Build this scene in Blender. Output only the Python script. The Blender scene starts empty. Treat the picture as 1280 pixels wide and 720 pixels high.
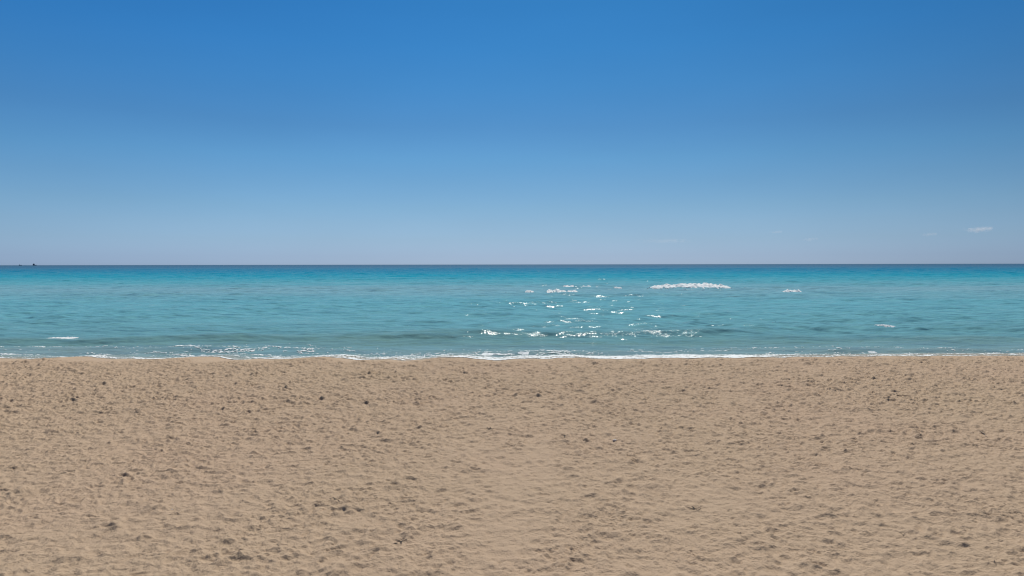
import bpy, math, random
import numpy as np

R = math.radians
rng = np.random.default_rng(11)
random.seed(11)
scene = bpy.context.scene
col = scene.collection

# ------------------------------------------------------------------ camera, sky, sun, exposure
CAM_Z = 5.5
F_PX = 865.0
cam_d = bpy.data.cameras.new('camera')
cam_d.sensor_width = 36.0
cam_d.lens = 36.0 * F_PX / 1280.0
cam_d.clip_start = 0.1
cam_d.clip_end = 90000.0
cam = bpy.data.objects.new('camera', cam_d)
col.objects.link(cam)
cam.location = (0, 0, CAM_Z)
cam.rotation_euler = (R(90 - 1.97), R(0), R(0))
from mathutils import Matrix, Euler
cam.rotation_euler = (Euler((R(90 - 1.97), 0, 0)).to_matrix() @ Matrix.Rotation(R(-0.09), 3, 'Z')).to_euler()
scene.camera = cam

SUN_EL, SUN_AZ = 48.0, 8.0            # degrees; azimuth clockwise from +Y
world = bpy.data.worlds.new("World")
scene.world = world
world.use_nodes = True
wn, wl = world.node_tree.nodes, world.node_tree.links
wn.clear()
w_out = wn.new('ShaderNodeOutputWorld')
w_bg = wn.new('ShaderNodeBackground')
w_bg.inputs['Strength'].default_value = 0.13
sky = wn.new('ShaderNodeTexSky')
sky.sky_type = 'NISHITA'
sky.sun_disc = False
sky.sun_elevation = R(SUN_EL)
sky.sun_rotation = R(SUN_AZ)
sky.altitude = 0
sky.air_density = 1.0
sky.dust_density = 0.6
sky.ozone_density = 1.0
w_tc = wn.new('ShaderNodeTexCoord')
w_sep = wn.new('ShaderNodeSeparateXYZ')
wl.new(w_tc.outputs['Generated'], w_sep.inputs[0])
grade = wn.new('ShaderNodeValToRGB')   # the photo's deep polarised blue, by elevation
wl.new(w_sep.outputs['Z'], grade.inputs['Fac'])
SKY_GRADE = [(0.0026, (0.284, 0.454, 0.926)), (0.0118, (0.265, 0.417, 0.84)), (0.0349, (0.248, 0.385, 0.686)), (0.0578, (0.239, 0.371, 0.604)), (0.0806, (0.222, 0.362, 0.555)), (0.1145, (0.193, 0.349, 0.525)), (0.148, (0.165, 0.346, 0.521)), (0.1916, (0.132, 0.312, 0.493)), (0.2445, (0.102, 0.315, 0.52)), (0.295, (0.079, 0.308, 0.533)), (0.3476, (0.065, 0.294, 0.529)), (0.55, (0.11, 0.27, 0.43)), (1.0, (0.2, 0.26, 0.31))]
els = grade.color_ramp.elements
for i, (p, c) in enumerate(SKY_GRADE):
    e = els[i] if i < 2 else els.new(p)
    e.position = p
    e.color = (*c, 1)
w_mul = wn.new('ShaderNodeVectorMath'); w_mul.operation = 'MULTIPLY'
wl.new(sky.outputs[0], w_mul.inputs[0])
wl.new(grade.outputs[0], w_mul.inputs[1])
w_side = wn.new('ShaderNodeMath'); w_side.operation = 'MULTIPLY_ADD'    # hazier, paler air to the left
wl.new(w_sep.outputs['X'], w_side.inputs[0]); w_side.inputs[1].default_value = -0.20; w_side.inputs[2].default_value = 1.0
w_map = wn.new('ShaderNodeMapping'); w_map.inputs['Scale'].default_value = (2.2, 2.2, 9.0)
wl.new(w_tc.outputs['Generated'], w_map.inputs['Vector'])
w_nz = wn.new('ShaderNodeTexNoise'); w_nz.inputs['Scale'].default_value = 1.0; w_nz.inputs['Detail'].default_value = 4
wl.new(w_map.outputs[0], w_nz.inputs['Vector'])
w_unev = wn.new('ShaderNodeMath'); w_unev.operation = 'MULTIPLY_ADD'      # uneven thin haze
wl.new(w_nz.outputs['Fac'], w_unev.inputs[0]); w_unev.inputs[1].default_value = 0.16; w_unev.inputs[2].default_value = 0.92
w_m2 = wn.new('ShaderNodeMath'); w_m2.operation = 'MULTIPLY'
wl.new(w_side.outputs[0], w_m2.inputs[0]); wl.new(w_unev.outputs[0], w_m2.inputs[1])
w_scl = wn.new('ShaderNodeVectorMath'); w_scl.operation = 'SCALE'
wl.new(w_mul.outputs[0], w_scl.inputs[0]); wl.new(w_m2.outputs[0], w_scl.inputs['Scale'])
wl.new(w_scl.outputs[0], w_bg.inputs['Color'])
wl.new(w_bg.outputs[0], w_out.inputs['Surface'])

sun_d = bpy.data.lights.new('sun', 'SUN')
sun_d.energy = 4.6
sun_d.angle = R(0.53)
sun_d.color = (1.0, 0.95, 0.87)
sun = bpy.data.objects.new('sun', sun_d)
col.objects.link(sun)
sun.rotation_euler = (R(SUN_EL - 90), 0, R(-SUN_AZ))   # -Z axis points away from the sun
sun.rotation_euler = Euler((R(-(90 - SUN_EL)), 0, R(-SUN_AZ)), 'XYZ')

vs = scene.view_settings
scene.display_settings.display_device = 'sRGB'
vs.view_transform = 'Standard'
vs.look = 'None'
vs.exposure = 0.0
vs.gamma = 1.0
vs.use_curve_mapping = False
scene.cycles.filter_width = 1.15
scene.cycles.max_bounces = 6
scene.cycles.volume_bounces = 1
scene.cycles.sample_clamp_direct = 6.0
scene.cycles.sample_clamp_indirect = 4.0


# ------------------------------------------------------------------ helpers
def grid_mesh(name, X, Y, Z, keep=None):
    """one smooth mesh from 2-D coordinate arrays; keep = mask over faces"""
    n, m = X.shape
    co = np.stack([X, Y, Z], -1).reshape(-1, 3).astype(np.float32)
    idx = np.arange(n * m, dtype=np.int32).reshape(n, m)
    q = np.stack([idx[:-1, :-1], idx[:-1, 1:], idx[1:, 1:], idx[1:, :-1]], -1).reshape(-1, 4)
    if keep is not None:
        q = q[keep.reshape(-1)]
        used = np.unique(q)
        remap = np.zeros(n * m, np.int32)
        remap[used] = np.arange(len(used), dtype=np.int32)
        co, q = co[used], remap[q]
    return quad_mesh(name, co, q)


def quad_mesh(name, co, q):
    me = bpy.data.meshes.new(name)
    me.vertices.add(len(co))
    me.vertices.foreach_set('co', np.ascontiguousarray(co, np.float32).ravel())
    me.loops.add(q.size)
    me.loops.foreach_set('vertex_index', np.ascontiguousarray(q, np.int32).ravel())
    me.polygons.add(len(q))
    k = q.shape[1]
    me.polygons.foreach_set('loop_start', np.arange(0, q.size, k, dtype=np.int32))
    me.polygons.foreach_set('loop_total', np.full(len(q), k, np.int32))
    me.polygons.foreach_set('use_smooth', np.ones(len(q), bool))
    me.update(calc_edges=True)
    return me


def link(name, me, mat, parent=None):
    o = bpy.data.objects.new(name, me)
    col.objects.link(o)
    if mat is not None and len(me.materials) == 0:
        me.materials.append(mat)
    if parent is not None:
        o.parent = parent
    return o


def tag(o, label=None, cat=None, group=None, kind=None):
    for k, v in (('label', label), ('category', cat), ('group', group), ('kind', kind)):
        if v:
            o[k] = v
    return o


class NT:
    def __init__(self, name):
        self.m = bpy.data.materials.new(name)
        self.m.use_nodes = True
        self.t = self.m.node_tree
        self.t.nodes.clear()
        self.out = self.t.nodes.new('ShaderNodeOutputMaterial')

    def n(self, kind, **kw):
        nd = self.t.nodes.new('ShaderNode' + kind)
        for k, v in kw.items():
            setattr(nd, k, v)
        return nd

    def l(self, a, b):
        self.t.links.new(a, b)

    def math(self, op, a, b=None, c=None, clamp=False):
        nd = self.n('Math', operation=op)
        nd.use_clamp = clamp
        for i, v in enumerate((a, b, c)):
            if v is None:
                continue
            if isinstance(v, (int, float)):
                nd.inputs[i].default_value = v
            else:
                self.l(v, nd.inputs[i])
        return nd.outputs[0]

    def noise(self, vec, scale, detail=4, rough=0.55, out='Fac', dist=0.0):
        nd = self.n('TexNoise')
        nd.inputs['Scale'].default_value = scale
        nd.inputs['Detail'].default_value = detail
        nd.inputs['Roughness'].default_value = rough
        nd.inputs['Distortion'].default_value = dist
        if vec is not None:
            self.l(vec, nd.inputs['Vector'])
        return nd.outputs[out]

    def ramp(self, fac, stops):
        nd = self.n('ValToRGB')
        e = nd.color_ramp.elements
        for i, (p, c) in enumerate(stops):
            el = e[i] if i < 2 else e.new(p)
            el.position = p
            el.color = (*c, 1) if len(c) == 3 else c
        if fac is not None:
            self.l(fac, nd.inputs['Fac'])
        return nd.outputs['Color']

    def mix(self, fac, a, b, mode='MIX'):
        nd = self.n('MixRGB', blend_type=mode)
        for i, v in enumerate((fac, a, b)):
            if isinstance(v, (int, float)):
                nd.inputs[i].default_value = v
            elif isinstance(v, tuple):
                nd.inputs[i].default_value = (*v, 1)
            else:
                self.l(v, nd.inputs[i])
        return nd.outputs[0]

    def scalevec(self, vec, s):
        nd = self.n('Mapping')
        nd.inputs['Scale'].default_value = s
        self.l(vec, nd.inputs['Vector'])
        return nd.outputs[0]


def fft_noise(ny, nx, dx, lo, hi, slope, seed, aniso=1.0):
    """tileable band-limited noise on a raster, wavelengths lo..hi metres, unit variance"""
    r = np.random.default_rng(seed)
    w = r.standard_normal((ny, nx)).astype(np.float32)
    f = np.fft.rfft2(w)
    ky = np.fft.fftfreq(ny, dx)[:, None]
    kx = np.fft.rfftfreq(nx, dx)[None, :]
    k = np.sqrt((kx * aniso) ** 2 + ky ** 2) + 1e-9
    a = np.exp(-(k * lo) ** 2) * (1 - np.exp(-(k * hi) ** 2)) * k ** (-slope)
    h = np.fft.irfft2(f * a, s=(ny, nx)).astype(np.float32)
    return (h - h.mean()) / h.std()


def blur(h, dx, s):
    f = np.fft.rfft2(h)
    ky = np.fft.fftfreq(h.shape[0], dx)[:, None]
    kx = np.fft.rfftfreq(h.shape[1], dx)[None, :]
    return np.fft.irfft2(f * np.exp(-2 * (math.pi * s) ** 2 * (kx ** 2 + ky ** 2)), s=h.shape).astype(np.float32)


def smooth(a, b, x):
    t = np.clip((x - a) / (b - a), 0, 1)
    return t * t * (3 - 2 * t)


# ------------------------------------------------------------------ beach profile
BEACH = 0.95


def crest_y(x):
    """where the flat beach breaks down to the water; scalloped on the left"""
    a = 1 - smooth(-3, 12, x)
    return (32.5 + 0.9 * smooth(2, 26, x)
            + a * (0.55 * np.sin((x + 24.2) * 2 * math.pi / 6.4 + 0.5 * np.sin(x * 0.31))
                   + 0.3 * np.sin(x * 1.9 + 1.0))
            + 0.12 * np.sin(x * 2.7) + 0.08 * np.sin(x * 5.3 + 2))


def beach_base(x, y):
    d = y - crest_y(x)
    z = BEACH + 0.0035 * np.clip(33 - y, 0, 60) + 0.05 * np.exp(-((d + 0.9) / 0.8) ** 2)
    down = np.where(d > 0, 0.115 * np.sqrt(d * d + 0.25) - 0.0575, 0.0)
    down = np.where(d > 16, 0.115 * 16 + (d - 16) * 0.03, down)
    return np.maximum(z - down, -4.0)


def ground_at(px, py, z=BEACH):
    """photo position (1280x720) of something lying on the sand -> world x, y"""
    dep = (py - (330.5 - 0.0016 * (px - 640))) / F_PX
    y = (CAM_Z - z) / dep
    return (px - 640) / F_PX * y, y


def sea_at(px, py):
    return ground_at(px, py, 0.0)


# ------------------------------------------------------------------ trampled sand relief on a raster
DX = 0.02
RX0, RY0 = -46.0, 5.0
NX, NY = 4600, 1750
xs_r = RX0 + np.arange(NX) * DX
ys_r = RY0 + np.arange(NY) * DX
relief = 0.010 * fft_noise(NY, NX, DX, 0.10, 0.7, 0.6, 1)
relief += 0.016 * fft_noise(NY, NX, DX, 0.30, 1.6, 0.8, 2)


def stamp(h, x, y, ang, ln, wd, dep, rim, keepf):
    rad = 0.9 * ln + 0.10
    k = int(rad / DX) + 1
    ci, cj = int((x - RX0) / DX), int((y - RY0) / DX)
    if cj - k < 0 or cj + k >= NY:
        return
    jj = np.arange(cj - k, cj + k + 1)
    ii = np.arange(ci - k, ci + k + 1) % NX
    gx = ((np.arange(ci - k, ci + k + 1)) * DX + RX0 - x)[None, :]
    gy = (jj * DX + RY0 - y)[:, None]
    c, s = math.cos(ang), math.sin(ang)
    u = (gx * c + gy * s) / (ln * 0.5)
    v = (-gx * s + gy * c) / (wd * 0.5)
    r2 = u * u + v * v
    m = np.exp(-r2 * r2 * r2 * 0.7)
    ring = np.exp(-((np.sqrt(r2) - 1.45) / 0.42) ** 2) * (1 + 0.6 * u)
    sl = np.ix_(jj, ii)
    h[sl] = h[sl] * (1 - keepf * m) - dep * m + rim * dep * ring


def bowl(h, x, y, ang, ln, wd, dep, tilt):
    """a hollow left by a foot: cuts whatever was there, so neighbours meet in sharp little ridges"""
    k = int(0.75 * ln / DX) + 1
    ci, cj = int((x - RX0) / DX), int((y - RY0) / DX)
    if cj - k < 0 or cj + k >= NY:
        return
    jj = np.arange(cj - k, cj + k + 1)
    ii = np.arange(ci - k, ci + k + 1) % NX
    gx = ((np.arange(ci - k, ci + k + 1)) * DX + RX0 - x)[None, :]
    gy = (jj * DX + RY0 - y)[:, None]
    c, s = math.cos(ang), math.sin(ang)
    u = (gx * c + gy * s) / (ln * 0.5)
    v = (-gx * s + gy * c) / (wd * 0.5)
    r2 = u * u + v * v
    b = -dep + 1.25 * dep * r2 + tilt * u
    sl = np.ix_(jj, ii)
    h[sl] = np.minimum(h[sl], b)


n_old = 62000
px_ = rng.uniform(RX0, -RX0, n_old); py_ = rng.uniform(RY0 + 1, RY0 + NY * DX - 1, n_old)
an_ = rng.uniform(0, 2 * math.pi, n_old)
for i, (x, y, a) in enumerate(zip(px_, py_, an_)):
    if i % 4 == 3:
        stamp(relief, x, y, a, random.uniform(0.18, 0.34), random.uniform(0.11, 0.19),
              random.uniform(-0.02, 0.03), 0.4, 0.55)
    else:
        ln = random.uniform(0.10, 0.24) if random.random() < 0.6 else random.uniform(0.2, 0.42)
        bowl(relief, x, y, a, ln, ln * random.uniform(0.45, 0.85), (0.155 if ln < 0.22 else 0.115) * ln * random.uniform(0.25, 1.1) + 0.006, random.gauss(0, 0.010))
relief = blur(relief, DX, 0.009)
# walking trails: pairs of steps, fresher and sharper
for t in range(150):
    x, y = random.uniform(RX0, -RX0), random.uniform(8, 38)
    a = random.gauss(0, 0.5) + random.choice((0, math.pi, 0, math.pi, math.pi / 2, -math.pi / 2))
    for k in range(random.randint(10, 60)):
        a += random.gauss(0, 0.06)
        x += 0.68 * math.cos(a); y += 0.68 * math.sin(a)
        sd = 0.09 if k % 2 else -0.09
        stamp(relief, x - sd * math.sin(a), y + sd * math.cos(a), a + random.gauss(0, 0.15),
              random.uniform(0.24, 0.31), random.uniform(0.10, 0.14), random.uniform(0.012, 0.034), 0.4, 0.8)
for k in range(9000):                                     # scuffs and kicked hollows
    stamp(relief, random.uniform(RX0, -RX0), random.uniform(6, 39), random.uniform(0, 6.28),
          random.uniform(0.07, 0.22), random.uniform(0.05, 0.12), random.uniform(0.006, 0.024), 0.5, 0.6)
relief += 0.0072 * fft_noise(NY, NX, DX, 0.04, 0.22, 0.3, 3)
soft = blur(relief, DX, 0.026)
YY = ys_r[:, None]; XX = xs_r[None, :]
patch = fft_noise(NY, NX, DX, 2.0, 9.0, 1.0, 4)
rough_ = fft_noise(NY, NX, DX, 1.5, 7.0, 1.0, 5)
wind = np.clip(0.55 * (1 - smooth(13, 19, YY + 0.5 * patch)) + 0.18 * patch - 0.20, 0, 0.6)
cx_, cy_ = ground_at(676, 588)
wind = np.maximum(wind, 0.95 * np.exp(-((XX - cx_) / 0.5) ** 2 - ((YY - cy_) / 2.6) ** 2))
cx_, cy_ = ground_at(600, 585)
wind = np.maximum(wind, 0.6 * np.exp(-((XX - cx_) / 1.4) ** 2 - ((YY - cy_) / 2.2) ** 2))
cx_, cy_ = ground_at(640, 650)
wind = np.maximum(wind, 0.75 * np.exp(-((XX - cx_ - 0.12 * (YY - cy_)) / 1.1) ** 2 - ((YY - cy_) / 4.5) ** 2))
relief = relief * (1 - wind) + soft * wind
damp = 1 - 0.92 * smooth(-0.5, 0.9, YY - crest_y(XX))     # the swash keeps its slope smooth
relief = np.where(relief < -0.035, -0.035 + 0.35 * (relief + 0.035), relief)   # deep holes slump full again
strip = (np.exp(-((XX - cx_ - 0.12 * (YY - cy_)) / 0.75) ** 2 - ((YY - cy_ - 1.0) / 5.0) ** 4))
relief = relief * (1 - 0.24 * strip)
relief = relief * damp * np.clip(1.02 + 0.09 * rough_, 0.7, 1.3) * (1 + 0.5 * smooth(16, 25, YY))
del soft, patch, wind


def relief_at(x, y):
    fx = (x - RX0) / DX
    fy = np.clip((y - RY0) / DX, 0, NY - 1.001)
    i0 = np.floor(fx).astype(np.int64); j0 = np.floor(fy).astype(np.int64)
    tx, ty = (fx - i0), (fy - j0)
    ia, ib = i0 % NX, (i0 + 1) % NX
    jb = np.minimum(j0 + 1, NY - 1)
    return ((relief[j0, ia] * (1 - tx) + relief[j0, ib] * tx) * (1 - ty)
            + (relief[jb, ia] * (1 - tx) + relief[jb, ib] * tx) * ty)


def sand_z(x, y):
    x = np.asarray(x, float); y = np.asarray(y, float)
    fade = smooth(5.5, 8, y) * (1 - smooth(37, 39.5, y))
    return beach_base(x, y) + relief_at(x, y) * fade


def axis(lo, hi, first, growth):
    v = [lo]
    while v[-1] < hi:
        v.append(v[-1] + max(first, v[-1] * growth))
    return np.array(v)


rows = np.concatenate([np.linspace(-260, -10, 18), np.linspace(-5, 7.5, 16),
                       axis(8.0, 41.0, 0.018, 0.0019), np.linspace(42, 90, 40), [140, 300]])
s_in = np.linspace(-1, 1, 1600)
s_out = np.geomspace(0.004, 12, 60)
cols = np.concatenate([-(1 + s_out[::-1]), s_in, 1 + s_out])
Yg, Sg = np.meshgrid(rows, cols, indexing='ij')
Xg = Sg * (4.0 + 0.80 * np.maximum(Yg, 8))
Zg = sand_z(Xg, Yg)

# ---- sand material
t = NT('beach_sand')
tc = t.n('TexCoord'); P = tc.outputs['Object']
geo = t.n('NewGeometry')
sep = t.n('SeparateXYZ'); t.l(geo.outputs['Position'], sep.inputs[0])
big = t.noise(P, 0.16, 3, 0.5)
mid = t.noise(P, 1.3, 4, 0.6)
base = t.ramp(big, [(0.30, (0.427, 0.323, 0.210)), (0.5, (0.441, 0.325, 0.221)), (0.72, (0.455, 0.316, 0.224))])
base = t.mix(0.35, base, t.ramp(mid, [(0.3, (0.38, 0.278, 0.194)), (0.7, (0.46, 0.336, 0.238))]))
grain = t.noise(P, 150, 2, 0.6)
base = t.mix(0.6, base, t.ramp(grain, [(0.3, (0.26, 0.189, 0.128)), (0.5, (0.43, 0.318, 0.217)), (0.75, (0.60, 0.456, 0.320))]))
# scattered dark shell and weed grit
spk = t.noise(P, 23, 2, 0.5)
base = t.mix(t.math('MULTIPLY', t.ramp(spk, [(0.70, (0, 0, 0)), (0.76, (1, 1, 1))]), 0.55), base, (0.12, 0.085, 0.055))
# wet sand near the water: darker and glossy
wetn = t.math('ADD', sep.outputs['Z'], t.math('MULTIPLY', t.math('SUBTRACT', t.noise(P, 0.9, 3), 0.5), 0.16))
mr = t.n('MapRange'); mr.inputs['From Min'].default_value = 0.62; mr.inputs['From Max'].default_value = 0.34
t.l(wetn, mr.inputs['Value'])
wet = mr.outputs[0]
base = t.mix(wet, base, t.mix(1.0, base, (0.80, 0.74, 0.70), 'MULTIPLY'))
bsdf = t.n('BsdfPrincipled')
t.l(base, bsdf.inputs['Base Color'])
t.l(t.math('MULTIPLY_ADD', wet, -0.55, 0.92), bsdf.inputs['Roughness'])
bsdf.inputs['Specular IOR Level'].default_value = 0.15
bm1 = t.n('Bump'); bm1.inputs['Strength'].default_value = 0.9; bm1.inputs['Distance'].default_value = 0.03
t.l(t.noise(P, 28, 4, 0.6), bm1.inputs['Height'])
bm2 = t.n('Bump'); bm2.inputs['Strength'].default_value = 0.5; bm2.inputs['Distance'].default_value = 0.003
t.l(t.noise(P, 140, 2, 0.6), bm2.inputs['Height'])
t.l(bm1.outputs[0], bm2.inputs['Normal'])
t.l(bm2.outputs[0], bsdf.inputs['Normal'])
t.l(bsdf.outputs[0], t.out.inputs['Surface'])
SAND = t.m
tag(link('sand', grid_mesh('sand', Xg, Yg, Zg), SAND), kind='structure')
del Xg, Yg, Zg, Sg

# ------------------------------------------------------------------ sea
NW = 90
w_len = np.exp(rng.uniform(math.log(0.7), math.log(26), NW))
w_ang = rng.normal(0, 0.42, NW) + math.pi / 2
w_kx = np.cos(w_ang) * 2 * math.pi / w_len
w_ky = np.sin(w_ang) * 2 * math.pi / w_len
w_ph = rng.uniform(0, 6.28, NW)
w_amp = 0.0067 * w_len ** 0.62

# swell crests seen in the photo: photo x, photo y, half width px, height m
CRESTS = [(863, 361, 62, 0.55), (705, 361.0, 48, 0.38), (990, 366, 30, 0.34), (560, 363, 150, 0.20),
          (1110, 368, 190, 0.22), (250, 364, 220, 0.20),
          (140, 427, 200, 0.30), (420, 424, 190, 0.24), (740, 420, 230, 0.33), (1090, 413, 220, 0.28),
          (1000, 438, 90, 0.15), (1130, 440, 90, 0.15), (960, 397, 60, 0.10), (1200, 385, 120, 0.12),
          (300, 398, 200, 0.12), (700, 394, 260, 0.10), (640, 382, 500, 0.12), (300, 440, 240, 0.10), (660, 434, 200, 0.14)]
crest_w = []
for (px, py, hw, am) in CRESTS:
    x, y = sea_at(px, py)
    crest_w.append((x, y, hw / F_PX * y, am))


def crest_line(x, x0, y0):
    return y0 + 0.016 * (x - x0) + 0.35 * np.sin(x * 0.21 + y0) + 0.12 * np.sin(x * 0.83 + 2 * y0)


def sea_z(x, y, row=None):
    x = np.asarray(x, float); y = np.asarray(y, float)
    if row is None:
        row = np.maximum(0.09, y * 0.0024)
    z = np.zeros(np.broadcast(x, y).shape)
    shore = smooth(39.5, 60, y) * 0.75 + smooth(39.0, 43, y) * 0.25
    for k in range(NW):
        f = np.clip((w_len[k] / row - 2.5) / 3.0, 0, 1)
        z += f * w_amp[k] * np.sin(w_kx[k] * x + w_ky[k] * y + w_ph[k])
    # groups: some patches of water are rougher than others
    z *= shore * (0.8 + 0.35 * np.sin(x * 0.07 + 1.3 * np.sin(y * 0.05)) * np.sin(y * 0.11 + 0.6))
    for (x0, y0, hw, am) in crest_w:
        d = y - crest_line(x, x0, y0)
        sc = 0.55 + y0 / 90.0
        prof = np.where(d < 0, np.exp(-(d / (0.75 * sc)) ** 2), np.exp(-(d / (2.2 * sc)) ** 2))
        z += am * prof * np.exp(-np.abs((x - x0) / hw) ** 5)
    # little shore break, then the thin uprush sheet
    e = y - swash_y(x)
    z += 0.12 * np.exp(-((e - 8.2) / 0.8) ** 2) * (0.6 + 0.4 * np.sin(x * 0.23 + 1.0))
    return z


def swash_y(x):
    """front edge of the last uprush on the sand"""
    return (32.7 + 1.35 + 2.3 * (1 - smooth(-17, -5, x)) + 0.75 * smooth(4, 22, x)
            + 0.18 * np.sin(x * 0.42 + 0.6) + 0.16 * np.sin(x * 1.13) + 0.07 * np.sin(x * 3.1 + 1))


rows = np.concatenate([axis(32.5, 900.0, 0.08, 0.0024), np.geomspace(910, 14000, 60)])
s_in = np.linspace(-1, 1, 1300)
s_out = np.geomspace(0.006, 10, 50)
cols = np.concatenate([-(1 + s_out[::-1]), s_in, 1 + s_out])
Yg, Sg = np.meshgrid(rows, cols, indexing='ij')
Xg = Sg * (4 + 0.86 * Yg)
Zg = sea_z(Xg, Yg)
# the uprush: where the sand rises above the still water, the sheet clings to it up to the swash line
e = Yg - swash_y(Xg)
sheet = beach_base(Xg, Yg) + 0.035 * smooth(-0.02, 1.6, e) - 0.06 * smooth(0.1, -0.6, e)
near = Yg < 46
Zg = np.where(near, np.maximum(Zg, sheet), Zg)

t = NT('sea_water')
geo = t.n('NewGeometry'); P = geo.outputs['Position']
sep = t.n('SeparateXYZ'); t.l(P, sep.inputs[0])
ly = t.math('LOGARITHM', t.math('MAXIMUM', sep.outputs['Y'], 30.0), 10.0)
st = t.scalevec(P, (0.012, 0.05, 0.0))
n1 = t.noise(st, 1.0, 4, 0.55)
st2 = t.scalevec(P, (0.05, 0.16, 0.0))
n2 = t.noise(st2, 1.0, 3, 0.55)
ly = t.math('ADD', ly, t.math('MULTIPLY', t.math('SUBTRACT', n1, 0.5), 0.16))
ly = t.math('ADD', ly, t.math('MULTIPLY', t.math('SUBTRACT', n2, 0.5), 0.07))
mr = t.n('MapRange'); mr.inputs['From Min'].default_value = 1.5; mr.inputs['From Max'].default_value = 4.0
t.l(ly, mr.inputs['Value'])


def lp(y):
    return (math.log10(y) - 1.5) / 2.5


WATER = [(lp(36), (0.36, 0.30, 0.22)), (lp(40), (0.20, 0.285, 0.285)), (lp(44.5), (0.155, 0.290, 0.315)),
         (lp(48), (0.135, 0.260, 0.255)), (lp(53), (0.130, 0.300, 0.330)),
         (lp(68), (0.138, 0.352, 0.395)), (lp(100), (0.132, 0.367, 0.420)), (lp(150), (0.190, 0.375, 0.425)),
         (lp(220), (0.090, 0.355, 0.415)), (lp(320), (0.010, 0.290, 0.385)), (lp(560), (0.0, 0.185, 0.305)),
         (lp(1500), (0.0, 0.09, 0.19)), (lp(5000), (0.006, 0.065, 0.13))]
wcol = t.ramp(mr.outputs[0], WATER)
dif = t.n('BsdfDiffuse'); t.l(wcol, dif.inputs['Color'])
gl = t.n('BsdfGlossy'); gl.inputs['Roughness'].default_value = 0.08
b1 = t.n('Bump'); b1.inputs['Strength'].default_value = 1.0; b1.inputs['Distance'].default_value = 0.17
t.l(t.noise(t.scalevec(P, (0.8, 1.3, 1)), 1.0, 2, 0.5), b1.inputs['Height'])
gust = t.ramp(t.noise(t.scalevec(P, (0.10, 0.22, 0)), 1.0, 3, 0.6), [(0.44, (0.50, 0.50, 0.50)), (0.66, (1, 1, 1))])


def facets(scale, k):
    """slopes of the small ripples: a random tilt of the surface normal"""
    nz = t.noise(t.scalevec(P, scale), 1.0, 1, 0.5, out='Color')
    sb = t.n('VectorMath', operation='SUBTRACT'); t.l(nz, sb.inputs[0]); sb.inputs[1].default_value = (0.5, 0.5, 0.5)
    ml = t.n('VectorMath', operation='MULTIPLY'); t.l(sb.outputs[0], ml.inputs[0]); ml.inputs[1].default_value = (k, k * 1.15, 0)
    return ml.outputs[0]


fa1, fa2 = facets((0.9, 1.4, 1), 0.46), facets((10.0, 9.0, 1), 0.86)
steep = t.n('MapRange')                    # ripples steepen as the water shoals
for nm, v in (('From Min', 46.0), ('From Max', 90.0), ('To Min', 1.03), ('To Max', 0.66)):
    steep.inputs[nm].default_value = v
t.l(sep.outputs['Y'], steep.inputs['Value'])
sc2 = t.n('VectorMath', operation='SCALE'); t.l(fa2, sc2.inputs[0]); t.l(t.math('MULTIPLY', gust, steep.outputs[0]), sc2.inputs['Scale'])
fa3 = facets((0.28, 0.9, 1), 0.55)
ad3 = t.n('VectorMath', operation='ADD'); t.l(fa3, ad3.inputs[0]); t.l(b1.outputs[0], ad3.inputs[1])
nr3 = t.n('VectorMath', operation='NORMALIZE'); t.l(ad3.outputs[0], nr3.inputs[0])
ad1 = t.n('VectorMath', operation='ADD'); t.l(fa1, ad1.inputs[0]); t.l(sc2.outputs[0], ad1.inputs[1])
ad2 = t.n('VectorMath', operation='ADD'); t.l(ad1.outputs[0], ad2.inputs[0]); t.l(geo.outputs['Normal'], ad2.inputs[1])
nrm = t.n('VectorMath', operation='NORMALIZE'); t.l(ad2.outputs[0], nrm.inputs[0])
t.l(nrm.outputs[0], gl.inputs['Normal'])
t.l(nr3.outputs[0], dif.inputs['Normal'])
fr = t.n('Fresnel'); fr.inputs['IOR'].default_value = 1.33
t.l(nrm.outputs[0], fr.inputs['Normal'])
fac = t.math('MULTIPLY_ADD', fr.outputs[0], 0.44, 0.01, clamp=True)
mx = t.n('MixShader'); t.l(fac, mx.inputs[0]); t.l(dif.outputs[0], mx.inputs[1]); t.l(gl.outputs[0], mx.inputs[2])
t.l(mx.outputs[0], t.out.inputs['Surface'])
WATERM = t.m
tag(link('water', grid_mesh('water', Xg, Yg, Zg), WATERM), kind='structure')
del Xg, Yg, Zg, Sg

# ------------------------------------------------------------------ foam
t = NT('sea_foam')
tc = t.n('TexCoord')
fc = t.ramp(t.noise(tc.outputs['Object'], 3.0, 4), [(0.32, (0.74, 0.79, 0.79)), (0.58, (0.92, 0.96, 0.96))])
d1 = t.n('BsdfDiffuse'); d2 = t.n('BsdfTranslucent'); mx = t.n('MixShader')
bp = t.n('Bump'); bp.inputs['Distance'].default_value = 0.03; bp.inputs['Strength'].default_value = 0.3
t.l(t.noise(tc.outputs['Object'], 14, 3), bp.inputs['Height'])
for d in (d1, d2):
    t.l(fc, d.inputs['Color']); t.l(bp.outputs[0], d.inputs['Normal'])
mx.inputs[0].default_value = 0.15
t.l(d1.outputs[0], mx.inputs[1]); t.l(d2.outputs[0], mx.inputs[2])
t.l(mx.outputs[0], t.out.inputs['Surface'])
FOAM = t.m

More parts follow.
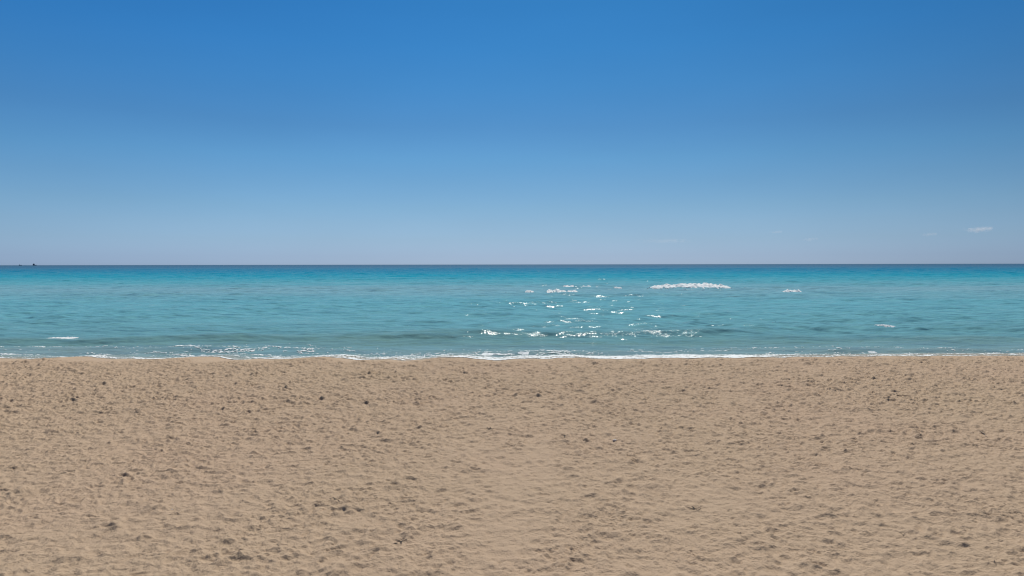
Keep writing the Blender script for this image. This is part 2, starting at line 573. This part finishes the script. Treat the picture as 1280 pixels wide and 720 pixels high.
# shore foam: a ragged lacy sheet riding on the uprush and the shore break
FDX, FDY = 0.05, 0.05
fx = np.arange(-58, 62, FDX)
fe = np.arange(-0.3, 10.5, FDY)
E, Xf = np.meshgrid(fe, fx, indexing='ij')
Yf = swash_y(Xf) + E
lace = fft_noise(len(fe), len(fx), FDX, 0.08, 0.7, 0.7, 7, 1.6)
strk = fft_noise(len(fe), len(fx), FDX, 0.30, 6.0, 0.9, 8, 4.0)
along = np.interp(Xf, [-58, -27, -21, -18.5, -15, -9, -4, 0, 5, 11, 13, 17, 24, 62],
                  [0.45, 0.5, 0.3, 0.3, 0.62, 0.75, 0.9, 1.1, 1.35, 1.25, 0.85, 0.4, 0.35, 0.3])
front = np.exp(-((E - 0.25) / 0.28) ** 2) * (0.55 + 0.7 * along)
body = np.exp(-((E - 2.2) / (np.maximum(2.3 * along, 3.4 * along - 1.0) + 0.1)) ** 2) * along
back = (0.75 + 0.55 * strk) * np.exp(-((E - 6.8 - 1.0 * np.sin(Xf * 0.17 + 2) - 0.3 * np.sin(Xf * 0.7)) / 0.35) ** 2) * np.clip(1.6 * along - 0.9, 0, 1)
den = 1.35 * front + 1.4 * body + back + 0.55 * lace + 0.55 * strk - 0.88
den[E < 0.02] -= 1.0
th = np.clip(den, 0, 1.2)
top = np.maximum(beach_base(Xf, Yf) + 0.035 * smooth(-0.02, 1.6, E), sea_z(Xf, Yf))
Zf = top + 0.012 + 0.022 * np.sqrt(th) * (0.8 + 0.15 * lace)
keep = (den[:-1, :-1] > 0) & (den[1:, 1:] > 0)
keep &= (np.roll(den, 0)[:-1, 1:] > 0)
tag(link('shore_foam', grid_mesh('shore_foam', Xf, Yf, Zf, keep), FOAM), 
    'lacy white foam line along the whole waterline below the sand', 'foam', kind='stuff')


FLECKS = []


def foam_roll(name, px, py, wpx, hpx, label, seed, ragged=1.0):
    """a tumbling crest of foam: a lumpy ragged roll lying along the wave, with trailing spatter in front"""
    x0, y0 = sea_at(px, py)
    L = wpx / F_PX * y0
    H = hpx / F_PX * y0
    r = np.random.default_rng(seed)
    nu, nv = max(40, int(L / max(H, 0.1) * 14)), 26
    s = np.linspace(-0.5, 0.5, nu)
    env = np.clip(1 - np.abs(2 * s) ** 4, 0, 1) ** 0.6
    mod = np.zeros(nu)
    for k in range(9):
        mod += r.uniform(0.3, 1) * np.sin(s * L / H * r.uniform(0.25, 2.6) + r.uniform(0, 6.28)) / 3.6
    hh_ = H * env * np.clip(0.78 + 0.42 * ragged * mod, 0.06, 1.25)
    reach = H * 7.0 * env ** 0.5 * np.clip(0.85 + 0.5 * np.roll(mod, 5), 0.25, 1.6) + 0.05
    v = np.linspace(0, 1, nv)
    S, V = np.meshgrid(s, v, indexing='ij')
    prof = np.where(V < 0.16, np.sqrt(np.clip(1 - ((0.16 - V) / 0.16) ** 2, 0, 1)), (1 - (V - 0.16) / 0.84) ** 0.9)
    fing = np.zeros(nu)
    for k in range(10):
        fing += np.sin(s * L / H * r.uniform(2.5, 9) + r.uniform(0, 6.28)) / 3.2
    reach = reach * np.clip(0.9 + 0.22 * fing, 0.3, 1.8)
    hh_ = hh_ * np.clip(1 + 0.10 * np.roll(fing, 9), 0.5, 1.4)
    lump = np.zeros_like(S)
    for k in range(16):
        lump += np.sin(S * L / H * r.uniform(1, 8) + V * r.uniform(2, 16) + r.uniform(0, 6.28)) * 0.035
    xs = S * L
    cl = crest_line(x0 + s * L, x0, y0) - y0
    ys = cl[:, None] + 0.3 * H - V * reach[:, None] * (1 + 0.3 * lump)
    zw = sea_z(x0 + xs, y0 + ys)
    zz = np.minimum(zw, zw[:, 4:5]) + hh_[:, None] * prof * (1 + 0.8 * lump)
    zz = np.maximum(zz, zw + 0.02)
    zz[:, 0] = zw[:, 0] - 0.1; zz[:, -1] = zw[:, -1] - 0.06
    co = np.stack([xs, ys, zz], -1).reshape(-1, 3)
    idx = np.arange(nu * nv).reshape(nu, nv)
    q = np.stack([idx[:-1, :-1], idx[:-1, 1:], idx[1:, 1:], idx[1:, :-1]], -1).reshape(-1, 4)
    cos_, qs_ = [co], [q]
    for k in range(int(14 + 8 * L / max(H, 0.1))):
        sx = r.uniform(-0.55, 0.55) * L
        dy = r.choice([-abs(r.normal(0, 2.5)) * H - 2.0 * H, r.normal(0, 6) * H])
        size = H * r.uniform(0.03, 0.11)
        yy = crest_line(x0 + sx, x0, y0) + dy
        FLECKS.append((x0 + sx, yy, size, r.uniform(1.2, 4.0)))
    me = quad_mesh(name, np.concatenate(cos_), np.concatenate(qs_))
    o = link(name, me, FOAM)
    o.location = (x0, y0, 0)
    return tag(o, label, 'whitecap', 'white breaking crests out on the sea')


CAPS = [(863, 360.7, 103, 5.2, 'longest white breaking wave crest on the sea, right of centre', 0.3),
        (695, 365, 25, 4.0, 'bright white wave crest nearest the beach in the broken pair left of the longest breaker', 0.8),
        (715.5, 365.2, 13, 3.0, 'short white crest just right of the brighter crest in the nearer broken row', 0.9),
        (662, 365, 11, 1.8, 'thin faint white crest at the left end of the broken row', 0.9),
        (711, 358.6, 15, 3.6, 'small bright white crest standing behind and above the broken row', 0.7),
        (733, 359.2, 13, 2.0, 'ragged thin white crest just right of the small bright one behind the broken row', 1.1),
        (747, 360.0, 9, 1.6, 'tiny broken white crest between ragged thin crest and the longest breaker', 1.1),
        (772, 360.8, 10, 1.8, 'tiny white crest closest to the left end of the longest breaker', 1.0),
        (989, 366, 24, 3.6, 'short white wave crest alone to the right of the longest breaker', 0.8),
        (78, 425.3, 38, 1.7, 'flat white crest on the olive wave near the shore at far left', 0.8),
        (1108, 411.5, 25, 1.1, 'pale thin white crest on the wave near the shore at right', 1.0),
        (654, 442.6, 14, 1.6, 'small white curl just behind the shore foam at centre', 0.8),
        (1094, 443.2, 9, 1.4, 'tiny white curl just behind the shore foam at right', 0.9)]
for i, (px, py, w, h, lab, rg) in enumerate(CAPS):
    foam_roll('whitecap', px, py, w, h, lab, 40 + i, rg)

vv = np.linspace(0, math.pi, 6)[1:-1]
hh = np.linspace(0, 2 * math.pi, 8, endpoint=False)
V, Hh = np.meshgrid(vv, hh, indexing='ij')
sph = np.stack([np.sin(V) * np.cos(Hh), np.sin(V) * np.sin(Hh), np.cos(V)], -1).reshape(-1, 3)
bi = np.arange(32).reshape(4, 8)
bq = np.stack([bi[:-1], np.roll(bi, -1, 1)[:-1], np.roll(bi, -1, 1)[1:], bi[1:]], -1).reshape(-1, 4)
bq = np.concatenate([bq, np.array([[0, 2, 4, 6], [30, 28, 26, 24]])])
fr_ = np.random.default_rng(77)
for k in range(260):                                       # stray white blobs standing in for sun glitter on the water
    px, py = fr_.normal(740, 190), fr_.choice([fr_.uniform(337, 372), fr_.uniform(372, 442)])
    x, y = sea_at(px, py)
    FLECKS.append((x, y, fr_.uniform(0.25, 0.55) * 0.5 / F_PX * y, fr_.uniform(1.2, 4)))
fa = np.array(FLECKS)
fz = sea_z(fa[:, 0], fa[:, 1])
co = (sph[None] * (1 + 0.25 * fr_.standard_normal((len(fa), 32, 1)))) * fa[:, 2][:, None, None]
co = co * np.stack([fa[:, 3], np.full(len(fa), 1.3), np.full(len(fa), 0.7)], -1)[:, None, :]
co = co + np.stack([fa[:, 0], fa[:, 1], fz + 0.2 * fa[:, 2]], -1)[:, None, :]
q = (bq[None] + 32 * np.arange(len(fa))[:, None, None]).reshape(-1, 4)
tag(link('foam_glitter_flecks', quad_mesh('foam_glitter_flecks', co.reshape(-1, 3), q), FOAM),
    'tiny white flecks of foam and imitated sun glitter scattered over the sea around the breaking crests', 'foam', kind='stuff')

# ------------------------------------------------------------------ ships on the horizon
def plain(name, c, rough=0.6):
    t = NT(name)
    b = t.n('BsdfPrincipled')
    tc = t.n('TexCoord')
    t.l(t.mix(t.noise(tc.outputs['Object'], 0.6, 4), tuple(v * 0.75 for v in c), tuple(min(1, v * 1.2) for v in c)), b.inputs['Base Color'])
    b.inputs['Roughness'].default_value = rough
    t.l(b.outputs[0], t.out.inputs['Surface'])
    return t.m


HULL = plain('hull_hazed_paint', (0.09, 0.11, 0.15))  # both ship paints lightened bluish: distance haze put into the colour
HOUSE = plain('ship_hazed_grey', (0.17, 0.20, 0.27))


def boxes(parts):
    """one mesh of several axis boxes, each (cx, cy, z0, sx, sy, h, taper)"""
    co, q = [], []
    for (cx, cy, z0, sx, sy, h, tp) in parts:
        b = len(co)
        for (z, k) in ((z0, 1.0), (z0 + h, tp)):
            for (a, c) in ((-1, -1), (1, -1), (1, 1), (-1, 1)):
                co.append((cx + a * sx / 2 * k, cy + c * sy / 2 * k, z))
        for f in ((3, 2, 1, 0), (4, 5, 6, 7), (0, 1, 5, 4), (1, 2, 6, 5), (2, 3, 7, 6), (3, 0, 4, 7)):
            q.append([b + v for v in f])
    me = quad_mesh('part', np.array(co), np.array(q))
    me.polygons.foreach_set('use_smooth', np.zeros(len(q), bool))
    return me


def hull_mesh(L, B, D):
    st = np.linspace(-0.5, 0.5, 17)
    co, q = [], []
    for s in st:
        bw = B / 2 * (1 - max(0, (s - 0.12) / 0.38) ** 2.2) * (1 - 0.25 * max(0, (-s - 0.35) / 0.15))
        sheer = D + D * 0.28 * max(0, s * 2) ** 2
        for (y, z) in ((-bw, sheer), (-bw * 0.82, D * 0.1), (0, -1.0), (bw * 0.82, D * 0.1), (bw, sheer)):
            co.append((s * L, y, z))
    for i in range(16):
        for j in range(4):
            a = i * 5 + j
            q.append([a, a + 1, a + 6, a + 5])
        q.append([i * 5 + 4, i * 5, i * 5 + 5, i * 5 + 9])
    q.append([0, 4, 3, 1])
    return quad_mesh('hull', np.array(co, float), np.array(q))


def ship(px, rz, L, B, D, house, mast, label):
    Y = 7600.0
    root = bpy.data.objects.new('ship', None)
    col.objects.link(root)
    root.location = ((px - 640) / F_PX * Y, Y, 0)
    root.rotation_euler = (0, 0, rz)
    tag(root, label, 'ship', 'ships on the horizon')
    link('hull', hull_mesh(L, B, D), HULL, root)
    link('superstructure', boxes([(-L * 0.3, 0, D, L * 0.2, B * 0.86, house * 0.7, 1.0),
                                  (-L * 0.29, 0, D + house * 0.7 + 0.01, L * 0.14, B * 0.95, house * 0.3, 0.9)]), HOUSE, root)
    link('funnel', boxes([(-L * 0.4, 0, D + 0.01, L * 0.06, B * 0.3, house * 1.15, 0.85)]), HULL, root)
    link('mast', boxes([(-L * 0.28, 0, D + house + 0.02, 0.9, 0.9, mast, 0.5),
                        (-L * 0.28, 0, D + house + mast * 0.6, 0.5, B * 0.3, 0.5, 1.0)]), HOUSE, root)
    return root


ship(44, R(80), 46, 17, 6.5, 12, 4, 'taller dark ship on the horizon at far left')
ship(26, R(12), 27, 8, 4.5, 5.5, 2.5, 'lower of the two dark ships on the horizon, left of the taller one')

# ------------------------------------------------------------------ clouds far out
def cloud(px, py, wpx, hpx, dens, label, seed):
    Y = 26000.0
    x = (px - 640) / F_PX * Y
    z = CAM_Z + (330.5 - py) / F_PX * Y
    rx, rz = wpx / 2 / F_PX * Y, hpx / 2 / F_PX * Y
    r = np.random.default_rng(seed)
    nu, nv = 40, 24
    U, V = np.meshgrid(np.linspace(0, 2 * math.pi, nu, endpoint=False), np.linspace(0.05, math.pi - 0.05, nv), indexing='ij')
    bump = 1 + 0.12 * np.sin(3 * U + seed) * np.sin(V) + 0.08 * np.sin(7 * U + 5 * V + seed)
    X = rx * bump * np.cos(U) * np.sin(V)
    Yc = rx * 0.5 * bump * np.sin(U) * np.sin(V)
    Z = rz * np.cos(V) * bump
    co = np.stack([X, Yc, Z], -1).reshape(-1, 3)
    idx = np.arange(nu * nv).reshape(nu, nv)
    n2_ = np.roll(idx, -1, axis=0)
    q = np.stack([idx[:, :-1], idx[:, 1:], n2_[:, 1:], n2_[:, :-1]], -1).reshape(-1, 4)
    me = quad_mesh('cloud', co, q)
    t = NT('cloud_vapour')
    tc = t.n('TexCoord')
    ob = t.scalevec(tc.outputs['Object'], (1 / rx, 2 / rx, 1 / rz))
    ln = t.n('VectorMath', operation='LENGTH'); t.l(ob, ln.inputs[0])
    nz = t.noise(t.scalevec(tc.outputs['Object'], (1 / rz, 1 / rz, 1.4 / rz)), 0.55, 4, 0.6)
    body = t.math('SUBTRACT', t.math('SUBTRACT', 1.0, ln.outputs['Value']), t.math('MULTIPLY', t.math('SUBTRACT', 0.62, nz), 2.6))
    d = t.math('MULTIPLY', t.math('MAXIMUM', body, 0.0), dens / rx)
    pv = t.n('VolumePrincipled')
    pv.inputs['Color'].default_value = (0.98, 0.96, 0.97, 1)
    pv.inputs['Anisotropy'].default_value = 0.35
    t.l(d, pv.inputs['Density'])
    t.l(pv.outputs[0], t.out.inputs['Volume'])
    o = link('cloud', me, t.m)
    o.location = (x, Y, z)
    return tag(o, label, 'cloud', 'small clouds low over the sea')


cloud(1222, 288, 44, 10, 1.9, 'largest pale puff of cloud low over the sea at far right', 1)
cloud(1160, 294, 26, 6, 0.6, 'faint wisp of cloud left of the largest pale puff', 2)
cloud(1012, 300, 26, 6, 0.5, 'faint lower wisp of cloud between the two higher ones right of centre', 3)
cloud(970, 291, 22, 4, 0.7, 'thin short wisp of cloud above the longest breaking wave', 4)
cloud(832, 302, 90, 8, 0.5, 'long faint streak of cloud low over the sea right of centre', 5)

# ------------------------------------------------------------------ debris on the sand
t = NT('dry_seaweed')
b = t.n('BsdfPrincipled'); tc = t.n('TexCoord')
t.l(t.ramp(t.noise(tc.outputs['Object'], 30, 3), [(0.3, (0.018, 0.014, 0.010)), (0.7, (0.07, 0.05, 0.032))]), b.inputs['Base Color'])
b.inputs['Roughness'].default_value = 0.8
t.l(b.outputs[0], t.out.inputs['Surface'])
WEED = t.m
t = NT('driftwood')
b = t.n('BsdfPrincipled'); tc = t.n('TexCoord')
t.l(t.ramp(t.noise(tc.outputs['Object'], 18, 4), [(0.3, (0.05, 0.035, 0.025)), (0.7, (0.13, 0.095, 0.065))]), b.inputs['Base Color'])
b.inputs['Roughness'].default_value = 0.85
t.l(b.outputs[0], t.out.inputs['Surface'])
WOOD = t.m
t = NT('pale_stone')
b = t.n('BsdfPrincipled'); tc = t.n('TexCoord')
t.l(t.ramp(t.noise(tc.outputs['Object'], 25, 4), [(0.3, (0.48, 0.44, 0.40)), (0.7, (0.72, 0.68, 0.62))]), b.inputs['Base Color'])
b.inputs['Roughness'].default_value = 0.7
t.l(b.outputs[0], t.out.inputs['Surface'])
STONE = t.m


def tube_verts(path, rad, n, cos_, qs_, base, flat=1.0):
    m = len(path)
    tang = np.gradient(path, axis=0)
    tang /= np.linalg.norm(tang, axis=1)[:, None] + 1e-9
    up = np.array([0.05, 0.03, 1.0])
    sd = np.cross(tang, up); sd /= np.linalg.norm(sd, axis=1)[:, None] + 1e-9
    nn = np.cross(sd, tang)
    a = np.linspace(0, 2 * math.pi, n, endpoint=False)
    co = path[:, None, :] + rad[:, None, None] * (np.cos(a)[None, :, None] * sd[:, None, :] + flat * np.sin(a)[None, :, None] * nn[:, None, :])
    idx = np.arange(m * n).reshape(m, n) + base
    nx_ = np.roll(idx, -1, axis=1)
    q = np.stack([idx[:-1], nx_[:-1], nx_[1:], idx[1:]], -1).reshape(-1, 4)
    cos_.append(co.reshape(-1, 3)); qs_.append(q)
    return base + m * n


def weed_mesh(size, strands, seed):
    r = np.random.default_rng(seed)
    cos_, qs_, base = [], [], 0
    for k in range(strands):
        n = 14
        a = r.uniform(0, 6.28); p = np.zeros((n, 3))
        p[0] = [r.normal(0, size * 0.22), r.normal(0, size * 0.18), 0.004]
        st = size * r.uniform(0.5, 1.1) / n
        for i in range(1, n):
            a += r.normal(0, 0.35)
            p[i] = p[i - 1] + st * np.array([math.cos(a), math.sin(a), 0])
        p[:, 2] = 0.004 + size * 0.10 * r.uniform(0.2, 1) * np.abs(np.sin(np.linspace(0, math.pi * r.uniform(0.8, 2.2), n)))
        rad = size * r.uniform(0.035, 0.075) * np.sin(np.linspace(0.25, math.pi - 0.1, n))
        base = tube_verts(p, rad, 6, cos_, qs_, base, 0.45)
    return quad_mesh('seaweed_scrap', np.concatenate(cos_), np.concatenate(qs_))


def twig_mesh(L, seed):
    r = np.random.default_rng(seed)
    cos_, qs_, base = [], [], 0
    n = 20
    s = np.linspace(0, 1, n)
    p = np.stack([(s - 0.5) * L, 0.05 * L * np.sin(s * 4 + seed) + 0.02 * L * np.sin(s * 11), 0.015 + 0.03 * L * np.sin(s * 3)], -1)
    base = tube_verts(p, 0.016 * (1 - 0.6 * s) * (1 + 0.15 * np.sin(s * 40)), 7, cos_, qs_, base)
    for k in range(3):
        i = r.integers(5, 16)
        d = np.array([r.uniform(0.3, 1), r.choice([-1, 1]) * r.uniform(0.4, 0.9), 0.25]); d /= np.linalg.norm(d)
        b_ = p[i] + np.linspace(0, 0.22 * L * r.uniform(0.5, 1), 7)[:, None] * d
        base = tube_verts(b_, 0.008 * np.linspace(1, 0.35, 7), 6, cos_, qs_, base)
    return quad_mesh('twig', np.concatenate(cos_), np.concatenate(qs_))


def stone_mesh(size, seed):
    r = np.random.default_rng(seed)
    nu, nv = 18, 11
    U, V = np.meshgrid(np.linspace(0, 2 * math.pi, nu, endpoint=False), np.linspace(0.06, math.pi - 0.06, nv), indexing='ij')
    bp_ = 1 + 0.1 * np.sin(2 * U + 1) * np.sin(V) + 0.07 * np.sin(3 * U + 4 * V) + 0.05 * np.sin(5 * U - 3 * V)
    co = np.stack([bp_ * np.cos(U) * np.sin(V), 0.75 * bp_ * np.sin(U) * np.sin(V), 0.55 * bp_ * np.cos(V)], -1).reshape(-1, 3) * size
    idx = np.arange(nu * nv).reshape(nu, nv)
    n2_ = np.roll(idx, -1, axis=0)
    q = np.stack([idx[:, :-1], idx[:, 1:], n2_[:, 1:], n2_[:, :-1]], -1).reshape(-1, 4)
    return quad_mesh('pebble', co, q)


def put(o, px, py, rz, dz=0.0):
    x, y = ground_at(px, py)
    o.location = (x, y, float(sand_z(x, y)) + dz)
    o.rotation_euler = (0, 0, rz)


weeds = [weed_mesh(0.08, 4, 1), weed_mesh(0.11, 6, 2), weed_mesh(0.16, 9, 3), weed_mesh(0.09, 3, 4), weed_mesh(0.06, 3, 5)]
BIG = [(869, 645, 2, 'dark forked scrap of seaweed in the foreground, right of centre'),
       (915, 648, 0, 'small dark scrap of seaweed a step right of the forked foreground scrap'),
       (929, 675, 1, 'speckled clump of dry seaweed in the right foreground below the forked scrap'),
       (497, 687, 2, 'dark curled clump of seaweed in the foreground, left of centre'),
       (346, 693, 1, 'dark scrap of seaweed at the bottom between left edge and curled clump'),
       (416, 634, 2, 'dark clump of seaweed above and left of the curled foreground clump'),
       (299, 635, 1, 'drawn-out row of dry seaweed bits in the left foreground'),
       (214, 650, 1, 'dark broken scrap of seaweed at the left of the foreground'),
       (706, 549, 2, 'dark scrap of seaweed just above the smoothed strip of sand at centre'),
       (612, 540, 2, 'tangle of seaweed bits on the yellowish sand patch left of the smooth strip'),
       (1136, 678, 1, 'small upright dark scrap of seaweed in the right foreground'),
       (1252, 714, 1, 'dark scrap of seaweed in the bottom right corner'),
       (953, 527, 1, 'farthest of three dark seaweed scraps in slanting row right of centre'),
       (949, 555, 1, 'middle one of three dark seaweed scraps in slanting row right of centre'),
       (963, 563, 1, 'nearest of three dark seaweed scraps in slanting row right of centre'),
       (1172, 604, 0, 'lone tiny dark scrap of seaweed on smooth sand at right')]
for i, (px, py, k, lab) in enumerate(BIG):
    o = link('seaweed_scrap', weeds[k], WEED)
    put(o, px, py, random.uniform(0, 6.28))
    tag(o, lab, 'seaweed', 'bits of dried seaweed scattered on the sand')
src = bpy.data.objects['seaweed_scrap']
for k in range(10):
    o = src.copy(); o.data = weeds[random.choice((0, 3, 4, 4, 1))]
    col.objects.link(o)
    py = random.choice((random.uniform(452, 520), random.uniform(470, 710)))
    put(o, random.uniform(5, 1275), py, random.uniform(0, 6.28))
    tag(o, 'tiny dark bit of dried seaweed lying loose on the trampled sand', 'seaweed', 'tiny loose seaweed bits on the sand')
for (px, py, L, rz, lab) in ((1128, 497, 0.62, -0.35, 'thin dark driftwood twig lying on the sand at right'),
                             (1233, 546, 0.75, 1.35, 'driftwood twig pointing at the sea near the right edge')):
    o = link('twig', twig_mesh(L, int(px)), WOOD)
    put(o, px, py, rz)
    tag(o, lab, 'twig', 'driftwood twigs on the sand')
o = link('pebble', stone_mesh(0.055, 3), STONE)
put(o, 769, 555, 0.4, 0.015)
tag(o, 'single pale pebble on the sand right of the smoothed strip', 'pebble')
